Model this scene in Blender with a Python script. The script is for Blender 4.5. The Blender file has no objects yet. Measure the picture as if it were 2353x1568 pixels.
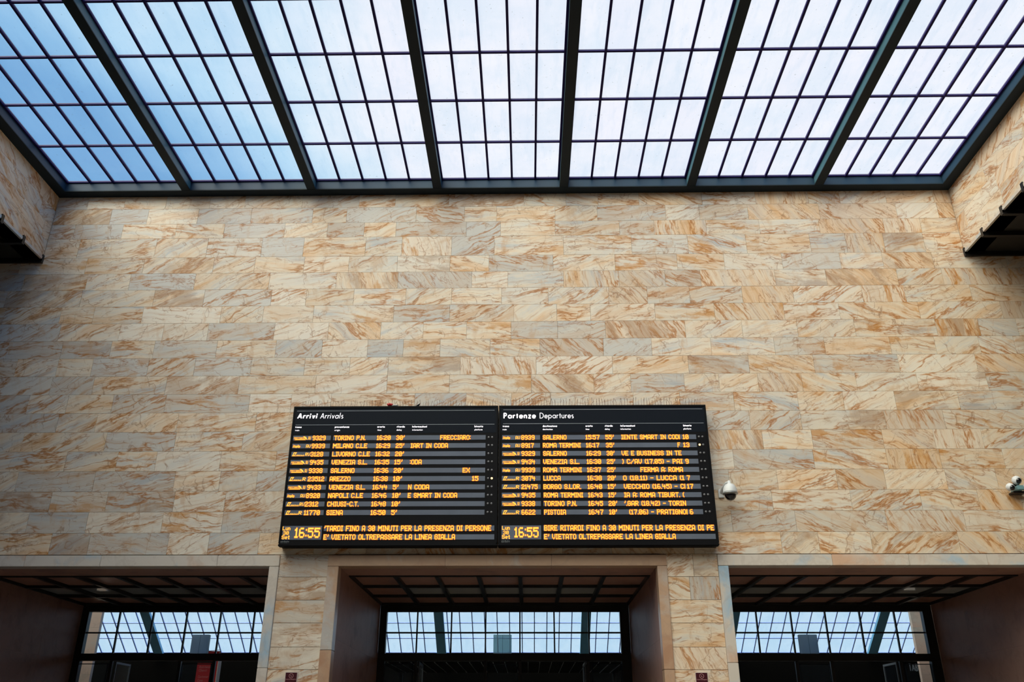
import bpy, bmesh, math, random
from mathutils import Matrix, Vector

# ------------------------------------------------------------------ camera, sky, exposure
SC = bpy.context.scene
COL = SC.collection
EYE = 1.6                       # eye height above the station floor; all heights below are written from eye level

def set_camera():
    pitch, yaw, roll = 0.4360, -0.0182, 0.0019
    f = Vector((math.sin(yaw) * math.cos(pitch), math.cos(yaw) * math.cos(pitch), math.sin(pitch)))
    r = Vector((math.cos(yaw), -math.sin(yaw), 0))
    u = r.cross(f)
    r2 = r * math.cos(roll) + u * math.sin(roll)
    u2 = u * math.cos(roll) - r * math.sin(roll)
    cam = bpy.data.cameras.new('camera')
    cam.lens = 1967.65 * 36.0 / 2353.0
    cam.sensor_width = 36.0
    cam.clip_end = 500
    o = bpy.data.objects.new('camera', cam)
    COL.objects.link(o)
    m = Matrix(((r2.x, u2.x, -f.x, 0), (r2.y, u2.y, -f.y, 0), (r2.z, u2.z, -f.z, EYE), (0, 0, 0, 1)))
    o.matrix_world = m
    SC.camera = o
set_camera()

SKY_AHEAD = 1.0                 # radiance of the cloud seen through the glass ahead
SUN_VEIL = 8.8                 # bright thin cloud round the veiled sun: high, behind the viewer and to the left
def set_world():
    w = bpy.data.worlds.new('cloudy_sky'); SC.world = w; w.use_nodes = True
    nt = w.node_tree; nt.nodes.clear(); N = nt.nodes.new; L = nt.links.new
    out = N('ShaderNodeOutputWorld'); bg = N('ShaderNodeBackground'); L(bg.outputs[0], out.inputs[0])
    tc = N('ShaderNodeTexCoord'); D = tc.outputs['Generated']; sep = N('ShaderNodeSeparateXYZ'); L(D, sep.inputs[0])
    def math_(op, a, b=None, c=None, clamp=False):
        n = N('ShaderNodeMath'); n.operation = op; n.use_clamp = clamp
        for i, v in enumerate((a, b, c)):
            if v is None: continue
            if isinstance(v, (int, float)): n.inputs[i].default_value = v
            else: L(v, n.inputs[i])
        return n.outputs[0]
    nz = N('ShaderNodeTexNoise'); nz.inputs['Scale'].default_value = 4.5; nz.inputs['Detail'].default_value = 3; L(D, nz.inputs['Vector'])
    # open blue sky low on the left, cloud everywhere else
    f = math_('MULTIPLY_ADD', sep.outputs[0], 2.7, -2.78)
    f = math_('ADD', f, math_('MULTIPLY', sep.outputs[2], 7.0))
    f = math_('MINIMUM', f, math_('MULTIPLY_ADD', sep.outputs[0], 1.6, 1.22))
    f = math_('ADD', f, math_('MULTIPLY_ADD', nz.outputs['Fac'], 0.9, -0.45), None, True)
    mr = N('ShaderNodeMapRange'); mr.inputs[1].default_value = 0.15; mr.inputs[2].default_value = 0.3
    mr.inputs[3].default_value = 0.72; mr.inputs[4].default_value = 0.0; L(sep.outputs[2], mr.inputs[0])
    f = math_('MAXIMUM', f, mr.outputs[0], None, True)
    ramp = N('ShaderNodeValToRGB'); e = ramp.color_ramp.elements
    e[0].position = 0.0; e[0].color = (0.01, 0.29, 0.64, 1)
    e[1].position = 1.0; e[1].color = (0.96, 0.90, 0.96, 1)
    for p, c in ((0.25, (0.12, 0.42, 0.74, 1)), (0.55, (0.40, 0.66, 0.88, 1)), (0.8, (0.72, 0.82, 0.93, 1))):
        k = e.new(p); k.color = c
    L(f, ramp.inputs[0])
    dot = N('ShaderNodeVectorMath'); dot.operation = 'DOT_PRODUCT'; L(D, dot.inputs[0]); dot.inputs[1].default_value = Vector((-0.62, -0.50, 0.66)).normalized()
    lobe = N('ShaderNodeMapRange'); lobe.interpolation_type = 'SMOOTHSTEP'
    lobe.inputs[1].default_value = 0.50; lobe.inputs[2].default_value = 1.0; L(dot.outputs['Value'], lobe.inputs[0])
    st = math_('MULTIPLY_ADD', lobe.outputs[0], SUN_VEIL, SKY_AHEAD)
    mix = N('ShaderNodeMix'); mix.data_type = 'RGBA'; L(math_('MULTIPLY', lobe.outputs[0], 8.0, None, True), mix.inputs[0])
    # the sky behind and overhead that is not cloud is clear blue
    mb_ = N('ShaderNodeMix'); mb_.data_type = 'RGBA'; mrb = N('ShaderNodeMapRange'); mrb.inputs[1].default_value = 0.35; mrb.inputs[2].default_value = 0.0
    L(sep.outputs[1], mrb.inputs[0]); L(mrb.outputs[0], mb_.inputs[0]); L(ramp.outputs[0], mb_.inputs[6]); mb_.inputs[7].default_value = (0.30, 0.70, 1.35, 1)
    L(mb_.outputs[2], mix.inputs[6]); mix.inputs[7].default_value = (1.0, 0.86, 0.68, 1)
    L(mix.outputs[2], bg.inputs[0]); L(st, bg.inputs[1])
set_world()
SC.view_settings.view_transform = 'Standard'
SC.view_settings.look = 'None'
SC.view_settings.exposure = 0.0
SC.view_settings.gamma = 1.0
SC.view_settings.use_curve_mapping = False

# ------------------------------------------------------------------ mesh helpers
class MB:
    """collects faces; heights are given from eye level and lifted by EYE when linked"""
    def __init__(s): s.v = []; s.f = []; s.a = []; s.cur = (0.5, 0.5, 0.5, 0.5); s.m = []; s.mi = 0
    def face(s, pts):
        b = len(s.v); s.v += [tuple(p) for p in pts]; s.f.append(tuple(range(b, b + len(pts)))); s.a.append(s.cur); s.m.append(s.mi)
    def addmesh(s, vs, fs):
        b = len(s.v); s.v += [tuple(p) for p in vs]
        for f in fs: s.f.append(tuple(b + i for i in f)); s.a.append(s.cur); s.m.append(s.mi)
    def box(s, x0, x1, y0, y1, z0, z1, c=0.0):
        if x0 > x1: x0, x1 = x1, x0
        if y0 > y1: y0, y1 = y1, y0
        if z0 > z1: z0, z1 = z1, z0
        if c <= 0:
            vs = [(x, y, z) for z in (z0, z1) for y in (y0, y1) for x in (x0, x1)]
            s.addmesh(vs, [(0, 2, 3, 1), (4, 5, 7, 6), (0, 1, 5, 4), (2, 6, 7, 3), (0, 4, 6, 2), (1, 3, 7, 5)])
        else:
            bm = bmesh.new(); r = bmesh.ops.create_cube(bm, size=1)
            for v in bm.verts: v.co = Vector(((x0 + x1) / 2 + v.co.x * (x1 - x0), (y0 + y1) / 2 + v.co.y * (y1 - y0), (z0 + z1) / 2 + v.co.z * (z1 - z0)))
            bmesh.ops.bevel(bm, geom=bm.edges[:], offset=c, segments=2, affect='EDGES')
            s.frombm(bm)
    def frombm(s, bm, mat=None):
        bm.verts.index_update()
        s.addmesh([(mat @ v.co) if mat else v.co for v in bm.verts], [[v.index for v in f.verts] for f in bm.faces]); bm.free()
    def lathe(s, prof, loc, axis=(0, 0, 1), n=32):
        ax = Vector(axis).normalized(); q = Vector((0, 0, 1)).rotation_difference(ax)
        vs = []; fs = []
        for r, h in prof:
            for k in range(n):
                a = 2 * math.pi * k / n
                vs.append(Vector(loc) + q @ Vector((r * math.cos(a), r * math.sin(a), h)))
        for i in range(len(prof) - 1):
            for k in range(n):
                fs.append((i * n + k, i * n + (k + 1) % n, (i + 1) * n + (k + 1) % n, (i + 1) * n + k))
        s.addmesh(vs, fs)
    def tube(s, pts, r, n=6):
        pts = [Vector(p) for p in pts]
        vs = []; fs = []
        for i, p in enumerate(pts):
            d = (pts[min(i + 1, len(pts) - 1)] - pts[max(i - 1, 0)]).normalized()
            a = d.orthogonal().normalized(); b = d.cross(a)
            rr = r[i] if isinstance(r, (list, tuple)) else r
            for k in range(n):
                t = 2 * math.pi * k / n; vs.append(p + a * rr * math.cos(t) + b * rr * math.sin(t))
        for i in range(len(pts) - 1):
            for k in range(n): fs.append((i * n + k, i * n + (k + 1) % n, (i + 1) * n + (k + 1) % n, (i + 1) * n + k))
        fs.append(tuple(range(n))[::-1]); fs.append(tuple((len(pts) - 1) * n + k for k in range(n)))
        s.addmesh(vs, fs)

def obj(name, mb, mat, parent=None, smooth=False):
    me = bpy.data.meshes.new(name)
    off = Vector((0, 0, 0)); p = parent
    while p is not None: off += Vector(p.location); p = p.parent
    me.from_pydata([(x - off.x, y - off.y, z + EYE - off.z) for x, y, z in mb.v], [], mb.f)
    mats = mat if isinstance(mat, (list, tuple)) else [mat]
    for m in mats: me.materials.append(m)
    at = me.attributes.new('slab', 'FLOAT_COLOR', 'CORNER')
    buf = []
    for f, a in zip(mb.f, mb.a): buf += list(a) * len(f)
    at.data.foreach_set('color', buf)
    me.polygons.foreach_set('material_index', mb.m)
    if smooth: me.polygons.foreach_set('use_smooth', [True] * len(me.polygons))
    me.update()
    o = bpy.data.objects.new(name, me); COL.objects.link(o)
    if parent is not None: o.parent = parent
    return o
def tag(o, label=None, cat=None, group=None, kind=None):
    if label: o['label'] = label
    if cat: o['category'] = cat
    if group: o['group'] = group
    if kind: o['kind'] = kind
    return o
def struct(name, mb, mat, parent=None, label=None):
    o = obj(name, mb, mat, parent)
    if parent is None: o['kind'] = 'structure'
    if label: o['label'] = label
    return o
def empty(name, loc, label=None, cat=None, group=None, kind=None):
    o = bpy.data.objects.new(name, None); COL.objects.link(o)
    o.location = (loc[0], loc[1], loc[2] + EYE); o.empty_display_size = 0.2
    return tag(o, label, cat, group, kind)

# ------------------------------------------------------------------ materials
def mat_simple(name, col, rough=0.5, metal=0.0, emit=None, es=0.0, spec=0.5, noise=0.0):
    m = bpy.data.materials.new(name); m.use_nodes = True; nt = m.node_tree; b = nt.nodes['Principled BSDF']
    b.inputs['Base Color'].default_value = (*col, 1); b.inputs['Roughness'].default_value = rough
    b.inputs['Metallic'].default_value = metal; b.inputs['Specular IOR Level'].default_value = spec
    if emit: b.inputs['Emission Color'].default_value = (*emit, 1); b.inputs['Emission Strength'].default_value = es
    if noise:
        N = nt.nodes.new; L = nt.links.new
        tc = N('ShaderNodeTexCoord'); nz = N('ShaderNodeTexNoise'); nz.inputs['Scale'].default_value = 2.5; nz.inputs['Detail'].default_value = 6
        L(tc.outputs['Object'], nz.inputs['Vector'])
        mx = N('ShaderNodeMix'); mx.data_type = 'RGBA'; L(nz.outputs['Fac'], mx.inputs[0])
        mx.inputs[6].default_value = (*[c * (1 - noise) for c in col], 1); mx.inputs[7].default_value = (*[min(1, c * (1 + noise)) for c in col], 1)
        L(mx.outputs[2], b.inputs['Base Color'])
    return m

class NB:
    """tiny node builder"""
    def __init__(s, nt): s.nt = nt
    def n(s, t, **k):
        x = s.nt.nodes.new(t)
        for a, v in k.items(): setattr(x, a, v)
        return x
    def put(s, sock, v):
        if hasattr(v, 'is_linked') or isinstance(v, bpy.types.NodeSocket): s.nt.links.new(v, sock)
        elif v is not None: sock.default_value = v
    def math(s, op, a, b=None, c=None, clamp=False):
        x = s.n('ShaderNodeMath', operation=op, use_clamp=clamp)
        for i, v in enumerate((a, b, c)):
            if v is not None: s.put(x.inputs[i], v)
        return x.outputs[0]
    def vmath(s, op, a, b=None):
        x = s.n('ShaderNodeVectorMath', operation=op); s.put(x.inputs[0], a)
        if b is not None: s.put(x.inputs[1], b)
        return x.outputs[0]
    def noise(s, vec, scale, detail=4, rough=0.55, dist=0.0, col=False):
        x = s.n('ShaderNodeTexNoise'); s.put(x.inputs['Vector'], vec); x.inputs['Scale'].default_value = scale
        x.inputs['Detail'].default_value = detail; x.inputs['Roughness'].default_value = rough; x.inputs['Distortion'].default_value = dist
        return x.outputs['Color' if col else 'Fac']
    def ramp(s, fac, pts):
        x = s.n('ShaderNodeValToRGB'); e = x.color_ramp.elements
        while len(e) > 1: e.remove(e[-1])
        e[0].position = pts[0][0]; e[0].color = (*pts[0][1], 1)
        for p, c in pts[1:]: k = e.new(p); k.color = (*c, 1)
        s.put(x.inputs[0], fac); return x.outputs[0]
    def mr(s, v, a, b, c=0.0, d=1.0, smooth=True):
        x = s.n('ShaderNodeMapRange', interpolation_type='SMOOTHSTEP' if smooth else 'LINEAR'); s.put(x.inputs[0], v)
        for i, k in enumerate((a, b, c, d)): x.inputs[i + 1].default_value = k
        return x.outputs[0]
    def mix(s, f, a, b, blend='MIX'):
        x = s.n('ShaderNodeMix', data_type='RGBA', blend_type=blend); s.put(x.inputs[0], f)
        for i, v in ((6, a), (7, b)):
            if isinstance(v, tuple): x.inputs[i].default_value = (*v, 1) if len(v) == 3 else v
            else: s.put(x.inputs[i], v)
        return x.outputs[2]

def marble_siena():
    """veined yellow marble slabs; each slab carries its own random numbers in 'slab'"""
    m = bpy.data.materials.new('veined_yellow_marble'); m.use_nodes = True; nt = m.node_tree; b = nt.nodes['Principled BSDF']; k = NB(nt)
    tc = k.n('ShaderNodeTexCoord'); at = k.n('ShaderNodeAttribute', attribute_name='slab'); sp = k.n('ShaderNodeSeparateColor'); k.put(sp.inputs[0], at.outputs['Color'])
    r, g, bl, al = sp.outputs[0], sp.outputs[1], sp.outputs[2], at.outputs['Alpha']
    # flatten the wall plane: (x + y, z)
    sx = k.n('ShaderNodeSeparateXYZ'); k.put(sx.inputs[0], tc.outputs['Object'])
    u = k.math('ADD', sx.outputs[0], sx.outputs[1]); v = sx.outputs[2]
    cb = k.n('ShaderNodeCombineXYZ'); k.put(cb.inputs[0], u); k.put(cb.inputs[1], v); cb.inputs[2].default_value = 0
    off = k.n('ShaderNodeCombineXYZ'); k.put(off.inputs[0], k.math('MULTIPLY', r, 61.0)); k.put(off.inputs[1], k.math('MULTIPLY', g, 47.0)); k.put(off.inputs[2], k.math('MULTIPLY', bl, 33.0))
    p0 = k.vmath('ADD', cb.outputs[0], off.outputs[0])
    rot = k.n('ShaderNodeVectorRotate', rotation_type='Z_AXIS'); k.put(rot.inputs['Vector'], p0); 
    steep = k.math('MULTIPLY', k.math('GREATER_THAN', r, 0.80), 1.1)
    k.put(rot.inputs['Angle'], k.math('ADD', k.math('MULTIPLY', k.math('SUBTRACT', al, 0.62), 1.0), steep))
    p = rot.outputs[0]
    w = k.noise(p, 1.3, 3, col=True)
    wv = k.n('ShaderNodeVectorMath', operation='MULTIPLY_ADD'); k.put(wv.inputs[0], w); wv.inputs[1].default_value = (0.30, 0.24, 0.2); k.put(wv.inputs[2], p)
    q = wv.outputs[0]
    def stretch(x, y, loc=(0, 0, 0)):
        s = k.n('ShaderNodeMapping'); k.put(s.inputs['Vector'], q); s.inputs['Scale'].default_value = (x, y, 1); s.inputs['Location'].default_value = loc; return s.outputs[0]
    st = stretch(0.55, 3.4)
    # ground colour
    base = k.ramp(k.noise(st, 1.2, 5, 0.62), [(0.28, (0.47, 0.50, 0.52)), (0.40, (0.69, 0.64, 0.57)), (0.50, (0.79, 0.69, 0.56)), (0.60, (0.78, 0.60, 0.43)), (0.72, (0.72, 0.45, 0.25))])
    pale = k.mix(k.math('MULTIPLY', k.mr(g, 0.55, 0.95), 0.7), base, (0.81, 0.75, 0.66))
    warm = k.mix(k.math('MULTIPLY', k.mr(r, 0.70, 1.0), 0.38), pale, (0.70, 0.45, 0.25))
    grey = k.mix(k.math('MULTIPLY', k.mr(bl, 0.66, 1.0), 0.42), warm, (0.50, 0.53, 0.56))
    # fine streaks
    fine = k.noise(stretch(1.0, 15.0), 1.0, 7, 0.68)
    c1 = k.mix(k.math('MULTIPLY', k.mr(fine, 0.50, 0.70), 0.70), grey, (0.54, 0.31, 0.16))
    c1b = k.mix(k.math('MULTIPLY', k.mr(fine, 0.45, 0.28), 0.5), c1, (0.84, 0.79, 0.69))
    cross = k.noise(stretch(6.0, 2.5, (3, 5, 1)), 1.0, 6, 0.65)
    c1c = k.mix(k.math('MULTIPLY', k.mr(cross, 0.52, 0.70), 0.50), c1b, (0.60, 0.38, 0.22))
    def ridge(vec, scale, det, width, rg=0.5):
        n = k.noise(vec, scale, det, rg); d = k.math('ABSOLUTE', k.math('SUBTRACT', n, 0.5)); return k.mr(d, 0.0, width, 1.0, 0.0)
    gate = k.mr(k.noise(q, 0.8, 2), 0.40, 0.56)
    # broad rust bands with a sharp core
    v1 = ridge(stretch(0.60, 3.0, (7, 3, 2)), 1.0, 6, 0.034, 0.60)
    c2 = k.mix(k.math('MULTIPLY', k.math('MULTIPLY', v1, gate), 0.74), c1c, (0.50, 0.215, 0.065))
    v1b = ridge(stretch(0.60, 3.0, (7, 3, 2)), 1.0, 5, 0.010, 0.55)
    c2b = k.mix(k.math('MULTIPLY', v1b, 0.6), c2, (0.36, 0.15, 0.06))
    # thin branching veins running across
    v2 = ridge(stretch(0.9, 2.8, (1, 9, 5)), 1.4, 5, 0.012, 0.52)
    c3 = k.mix(k.math('MULTIPLY', k.math('MULTIPLY', v2, k.mr(fine, 0.36, 0.56)), 0.62), c2b, (0.40, 0.25, 0.16))
    v3 = ridge(stretch(1.8, 1.0, (4, 2, 8)), 0.8, 4, 0.007, 0.5)
    c4 = k.mix(k.math('MULTIPLY', k.math('MULTIPLY', v3, k.mr(cross, 0.42, 0.56)), 0.62), c3, (0.34, 0.20, 0.12))
    # ochre clouds
    oc = k.mr(k.noise(stretch(0.9, 2.4, (2, 2, 6)), 1.5, 7, 0.66), 0.55, 0.66)
    c5 = k.mix(k.math('MULTIPLY', k.math('MULTIPLY', oc, 0.62), k.mr(al, 0.15, 0.75)), c4, (0.58, 0.27, 0.075))
    um = k.math('MULTIPLY', k.mr(k.math('FRACT', k.math('MULTIPLY', r, 7.31)), 0.84, 0.95), k.mr(k.noise(stretch(0.8, 2.0, (5, 1, 3)), 1.3, 6, 0.65), 0.44, 0.58))
    c5 = k.mix(k.math('MULTIPLY', um, 0.55), c5, (0.36, 0.21, 0.12))
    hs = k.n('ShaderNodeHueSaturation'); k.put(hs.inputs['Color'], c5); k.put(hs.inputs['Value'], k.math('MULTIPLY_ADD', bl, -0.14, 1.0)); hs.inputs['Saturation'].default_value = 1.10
    k.put(b.inputs['Base Color'], hs.outputs[0])
    b.inputs['Roughness'].default_value = 0.42; b.inputs['Specular IOR Level'].default_value = 0.3
    return m

def marble_plain(name, a, bcol, c, rough=0.35, scale=0.9, dark=(0.3, 0.22, 0.18)):
    m = bpy.data.materials.new(name); m.use_nodes = True; nt = m.node_tree; b = nt.nodes['Principled BSDF']; k = NB(nt)
    tc = k.n('ShaderNodeTexCoord'); at = k.n('ShaderNodeAttribute', attribute_name='slab')
    p = k.vmath('ADD', tc.outputs['Object'], k.vmath('MULTIPLY', at.outputs['Color'], (9, 5, 7)))
    w = k.n('ShaderNodeVectorMath', operation='MULTIPLY_ADD'); k.put(w.inputs[0], k.noise(p, 1.2, 3, col=True)); w.inputs[1].default_value = (0.8, 0.8, 0.8); k.put(w.inputs[2], p)
    n = k.noise(w.outputs[0], scale, 6, 0.6)
    col = k.ramp(n, [(0.34, a), (0.46, bcol), (0.54, bcol), (0.66, c)])
    d = k.math('ABSOLUTE', k.math('SUBTRACT', k.noise(w.outputs[0], 1.9, 5, 0.6), 0.5))
    col = k.mix(k.math('MULTIPLY', k.mr(d, 0.0, 0.05, 1.0, 0.0), 0.16), col, dark)
    k.put(b.inputs['Base Color'], col); b.inputs['Roughness'].default_value = rough
    return m

def frosted_glass(name, tint=(0.905, 0.95, 0.975), clear=0.955, dirt=True, gloss=0.02):
    m = bpy.data.materials.new(name); m.use_nodes = True; nt = m.node_tree; nt.nodes.remove(nt.nodes['Principled BSDF']); k = NB(nt)
    out = nt.nodes['Material Output']
    tr = k.n('ShaderNodeBsdfTransparent'); tl = k.n('ShaderNodeBsdfTranslucent'); gl = k.n('ShaderNodeBsdfGlossy')
    tl.inputs[0].default_value = (0.85, 0.92, 1.0, 1); gl.inputs['Roughness'].default_value = 0.12
    tc = k.n('ShaderNodeTexCoord'); P = tc.outputs['Object']
    fac = clear
    colr = tint
    if dirt:
        spots = k.mr(k.noise(P, 21.0, 2, 0.5), 0.70, 0.76)
        film = k.noise(P, 1.1, 5, 0.6)
        sm = k.n('ShaderNodeMapping'); k.put(sm.inputs['Vector'], P); sm.inputs['Scale'].default_value = (2.2, 0.5, 1)
        streak = k.noise(sm.outputs[0], 3.0, 4, 0.6)
        c = k.mix(k.math('MULTIPLY', k.mr(film, 0.35, 0.7), 0.5), (*tint,), tuple(t * s for t, s in zip(tint, (0.86, 0.93, 0.97))))
        c = k.mix(k.math('MULTIPLY', k.mr(streak, 0.45, 0.75), 0.35), c, tuple(t * s for t, s in zip(tint, (0.82, 0.9, 0.95))))
        c = k.mix(k.math('MULTIPLY', spots, 0.35), c, (0.45, 0.5, 0.5))
        at = k.n('ShaderNodeAttribute', attribute_name='slab'); sp = k.n('ShaderNodeSeparateColor'); k.put(sp.inputs[0], at.outputs['Color'])
        c = k.mix(k.math('MULTIPLY', sp.outputs[0], 0.14), c, (0.74, 0.84, 0.90)); c = k.mix(k.math('MULTIPLY', k.mr(sp.outputs[1], 0.6, 1.0), 0.12), c, (0.92, 0.88, 0.96))
        k.put(tr.inputs[0], c)
    else: tr.inputs[0].default_value = (*tint, 1)
    mx = k.n('ShaderNodeMixShader'); mx.inputs[0].default_value = 1 - clear; k.put(mx.inputs[1], tr.outputs[0]); k.put(mx.inputs[2], tl.outputs[0])
    mg = k.n('ShaderNodeMixShader'); mg.inputs[0].default_value = gloss; k.put(mg.inputs[1], mx.outputs[0]); k.put(mg.inputs[2], gl.outputs[0])
    k.put(out.inputs[0], mg.outputs[0])
    return m

M = {}
M['siena'] = marble_siena()
M['grout'] = mat_simple('dark_grout', (0.36, 0.25, 0.17), 0.9, noise=0.2)
M['surround'] = marble_plain('grey_and_rose_marble', (0.36, 0.50, 0.62), (0.62, 0.56, 0.50), (0.62, 0.41, 0.29))
M['surround_warm'] = marble_plain('brown_rose_marble', (0.50, 0.48, 0.46), (0.50, 0.33, 0.22), (0.42, 0.24, 0.15))
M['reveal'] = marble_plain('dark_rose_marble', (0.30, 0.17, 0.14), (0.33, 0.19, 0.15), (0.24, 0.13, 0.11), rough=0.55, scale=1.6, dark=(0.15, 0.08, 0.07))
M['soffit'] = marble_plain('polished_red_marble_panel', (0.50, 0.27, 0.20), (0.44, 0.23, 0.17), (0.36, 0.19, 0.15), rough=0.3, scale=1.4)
M['ledge'] = marble_plain('shaded_rose_ledge', (0.36, 0.20, 0.16), (0.40, 0.22, 0.17), (0.28, 0.16, 0.13), rough=0.5, scale=1.6)  # underside of the surround stone, its shade put into a darker colour
M['steel'] = mat_simple('dark_blue_grey_paint', (0.012, 0.021, 0.030), 0.6, spec=0.15, noise=0.15)
M['web'] = mat_simple('lit_teal_beam_side', (0.045, 0.12, 0.155), 0.5, spec=0.3, noise=0.15)  # lighter than the flange: skylight on the beam sides put into the colour
M['web_navy'] = mat_simple('lit_navy_trim_side', (0.014, 0.040, 0.075), 0.5, spec=0.25, noise=0.15)  # lighter than its flange: light on the upright faces put into the colour
M['bar'] = mat_simple('dark_navy_bar_paint', (0.018, 0.012, 0.085), 0.6, spec=0.08)
M['black'] = mat_simple('black_lacquered_metal', (0.008, 0.008, 0.009), 0.35)
M['ceil_dark'] = mat_simple('dark_ceiling_board', (0.020, 0.018, 0.016), 0.55, noise=0.2)
M['floor'] = mat_simple('polished_stone_floor', (0.22, 0.18, 0.14), 0.3, noise=0.3)
M['plaster'] = mat_simple('dark_hall_plaster', (0.22, 0.16, 0.11), 0.8, noise=0.2)
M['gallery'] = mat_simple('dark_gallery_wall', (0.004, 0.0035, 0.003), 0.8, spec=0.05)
M['pier'] = marble_plain('rose_grey_stone', (0.72, 0.60, 0.50), (0.80, 0.58, 0.48), (0.74, 0.64, 0.56))
M['glass'] = frosted_glass('frosted_skylight_glass')
M['glass2'] = frosted_glass('pale_gallery_roof_glass', (0.90, 0.96, 0.99), 0.90)
M['clear'] = frosted_glass('clear_door_glass', (0.93, 0.96, 0.97), 0.99, dirt=False, gloss=0.008)
M['feather'] = mat_simple('black_feather', (0.004, 0.004, 0.006), 0.8, spec=0.05)
M['mirror'] = mat_simple('grey_reflection_glass', (0.55, 0.57, 0.57), 0.05, spec=1.0)  # pale base colour stands in for the reflected crowd and floor
M['board'] = mat_simple('dark_blue_board_enamel', (0.0035, 0.0065, 0.013), 0.6, spec=0.12)
M['frame'] = mat_simple('black_board_frame', (0.003, 0.003, 0.0045), 0.6, spec=0.12)
M['strip'] = mat_simple('smoked_display_window', (0.11, 0.13, 0.175), 0.5, spec=0.3, noise=0.25)
M['rule'] = mat_simple('silver_printed_rule', (0.30, 0.33, 0.38), 0.4)
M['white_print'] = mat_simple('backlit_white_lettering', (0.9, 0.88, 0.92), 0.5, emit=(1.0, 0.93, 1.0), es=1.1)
M['grey_print'] = mat_simple('grey_printed_lettering', (0.35, 0.37, 0.40), 0.5)
M['led'] = mat_simple('amber_led_core', (0.2, 0.1, 0.0), 0.6, emit=(1.0, 0.52, 0.06), es=1.5)
M['glow'] = mat_simple('amber_led_painted_glow', (0.15, 0.03, 0.0), 0.6, emit=(1.0, 0.17, 0.003), es=0.9)  # orange bloom of the lit LEDs, painted as a layer behind the strokes
M['lamp'] = mat_simple('lit_signal_lamp', (0.9, 0.5, 0.2), 0.5, emit=(1.0, 0.62, 0.22), es=3.0)
M['lampoff'] = mat_simple('unlit_signal_lamp', (0.16, 0.16, 0.17), 0.3)
M['white'] = mat_simple('white_camera_plastic', (0.62, 0.64, 0.66), 0.35)
M['teal'] = mat_simple('teal_grey_plastic', (0.16, 0.30, 0.33), 0.45)
M['lens'] = mat_simple('smoked_dome_plastic', (0.006, 0.006, 0.008), 0.08, spec=0.7)
M['ring'] = mat_simple('grey_metal_ring', (0.35, 0.37, 0.38), 0.3, metal=0.6)
M['maroon'] = mat_simple('maroon_enamel', (0.05, 0.004, 0.010), 0.35)
M['cream'] = mat_simple('cream_edge', (0.62, 0.52, 0.47), 0.5)
M['pink'] = mat_simple('pale_pink_print', (0.50, 0.25, 0.26), 0.5)
M['red'] = mat_simple('red_banner_fabric', (0.48, 0.008, 0.012), 0.6)
M['red2'] = mat_simple('faded_red_print', (0.60, 0.16, 0.15), 0.6)
M['hanging'] = frosted_glass('grey_green_plastic_sheet', (0.62, 0.85, 0.86), 0.45, dirt=False)
M['hanging_dark'] = frosted_glass('dark_grey_plastic_sheet', (0.30, 0.40, 0.48), 0.40, dirt=False)
M['gbar'] = mat_simple('blue_grey_glazing_bar', (0.30, 0.42, 0.90), 0.5)
M['rafter'] = mat_simple('blue_painted_rafter', (0.22, 0.58, 0.85), 0.5)
M['spike'] = mat_simple('rusty_spike_wire', (0.16, 0.07, 0.035), 0.5, metal=0.3)
M['bright'] = mat_simple('grey_door_edge', (0.10, 0.11, 0.12), 0.4)

# ------------------------------------------------------------------ the hall
rng = random.Random(11)
YW = 14.1                       # face of the big marble wall
XL, XR = -9.28, 8.285           # the upper hall between the two side walls
FLOOR = -EYE
ZTOP = 9.80
def rslab(): return (rng.random(), rng.random(), rng.random(), rng.random())

def slab_row(mb, a0, a1, z0, z1, put, first=None, lo=0.60, hi=1.5, g=0.0020):
    a = a0 - rng.random() * 0.9 if first is None else a0
    while a < a1 - 0.02:
        w = rng.choice((rng.uniform(lo, 0.95), rng.uniform(0.9, hi), rng.uniform(lo, hi)))
        b = a + w
        if b > a1 - 0.22: b = a1
        s, e = max(a, a0), min(b, a1)
        if e - s > 0.03:
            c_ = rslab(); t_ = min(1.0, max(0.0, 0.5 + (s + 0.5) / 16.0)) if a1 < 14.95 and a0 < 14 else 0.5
            # cool light at the left and warm light at the right, tinted into the slabs
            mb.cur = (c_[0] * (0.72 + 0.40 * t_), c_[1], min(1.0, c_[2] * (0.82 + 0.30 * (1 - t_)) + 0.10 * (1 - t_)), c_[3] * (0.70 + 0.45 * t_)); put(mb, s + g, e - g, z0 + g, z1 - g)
        a = b
def put_front(mb, a, b, z0, z1):
    t = rng.uniform(0, 0.0015); mb.box(a, b, YW - t, YW + 0.03, z0, z1)

courses = [9.83, 9.489, 9.136, 8.806, 8.377] + [8.377 - 0.3522 * k for k in range(1, 16)] + [2.74]
wall = MB()
for z1, z0 in zip(courses[:-1], courses[1:]):
    xa, xb = (XL, XR) if z0 > 8.3 else (-15.9, 14.9)
    if z1 - z0 < 0.08: continue
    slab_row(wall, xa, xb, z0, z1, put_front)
pier_z = [2.74, 2.381, 2.02, 1.668, 1.311, 0.98]
while pier_z[-1] > FLOOR: pier_z.append(max(FLOOR, pier_z[-1] - 0.345))
D1, D2, D3 = (-9.30, -4.19), (-3.06, 2.09), (3.232, 8.30)
for xa, xb in ((-4.033, -3.241), (2.247, 3.07)):
    for z1, z0 in zip(pier_z[:-1], pier_z[1:]):
        if rng.random() < 0.25:
            xm = xa + rng.uniform(0.25, 0.5)
            for s, e in ((xa, xm), (xm, xb)): wall.cur = rslab(); put_front(wall, s + .003, e - .003, z0 + .003, z1 - .003)
        else: wall.cur = rslab(); put_front(wall, xa + .003, xb - .003, z0 + .003, z1 - .003)
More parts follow.
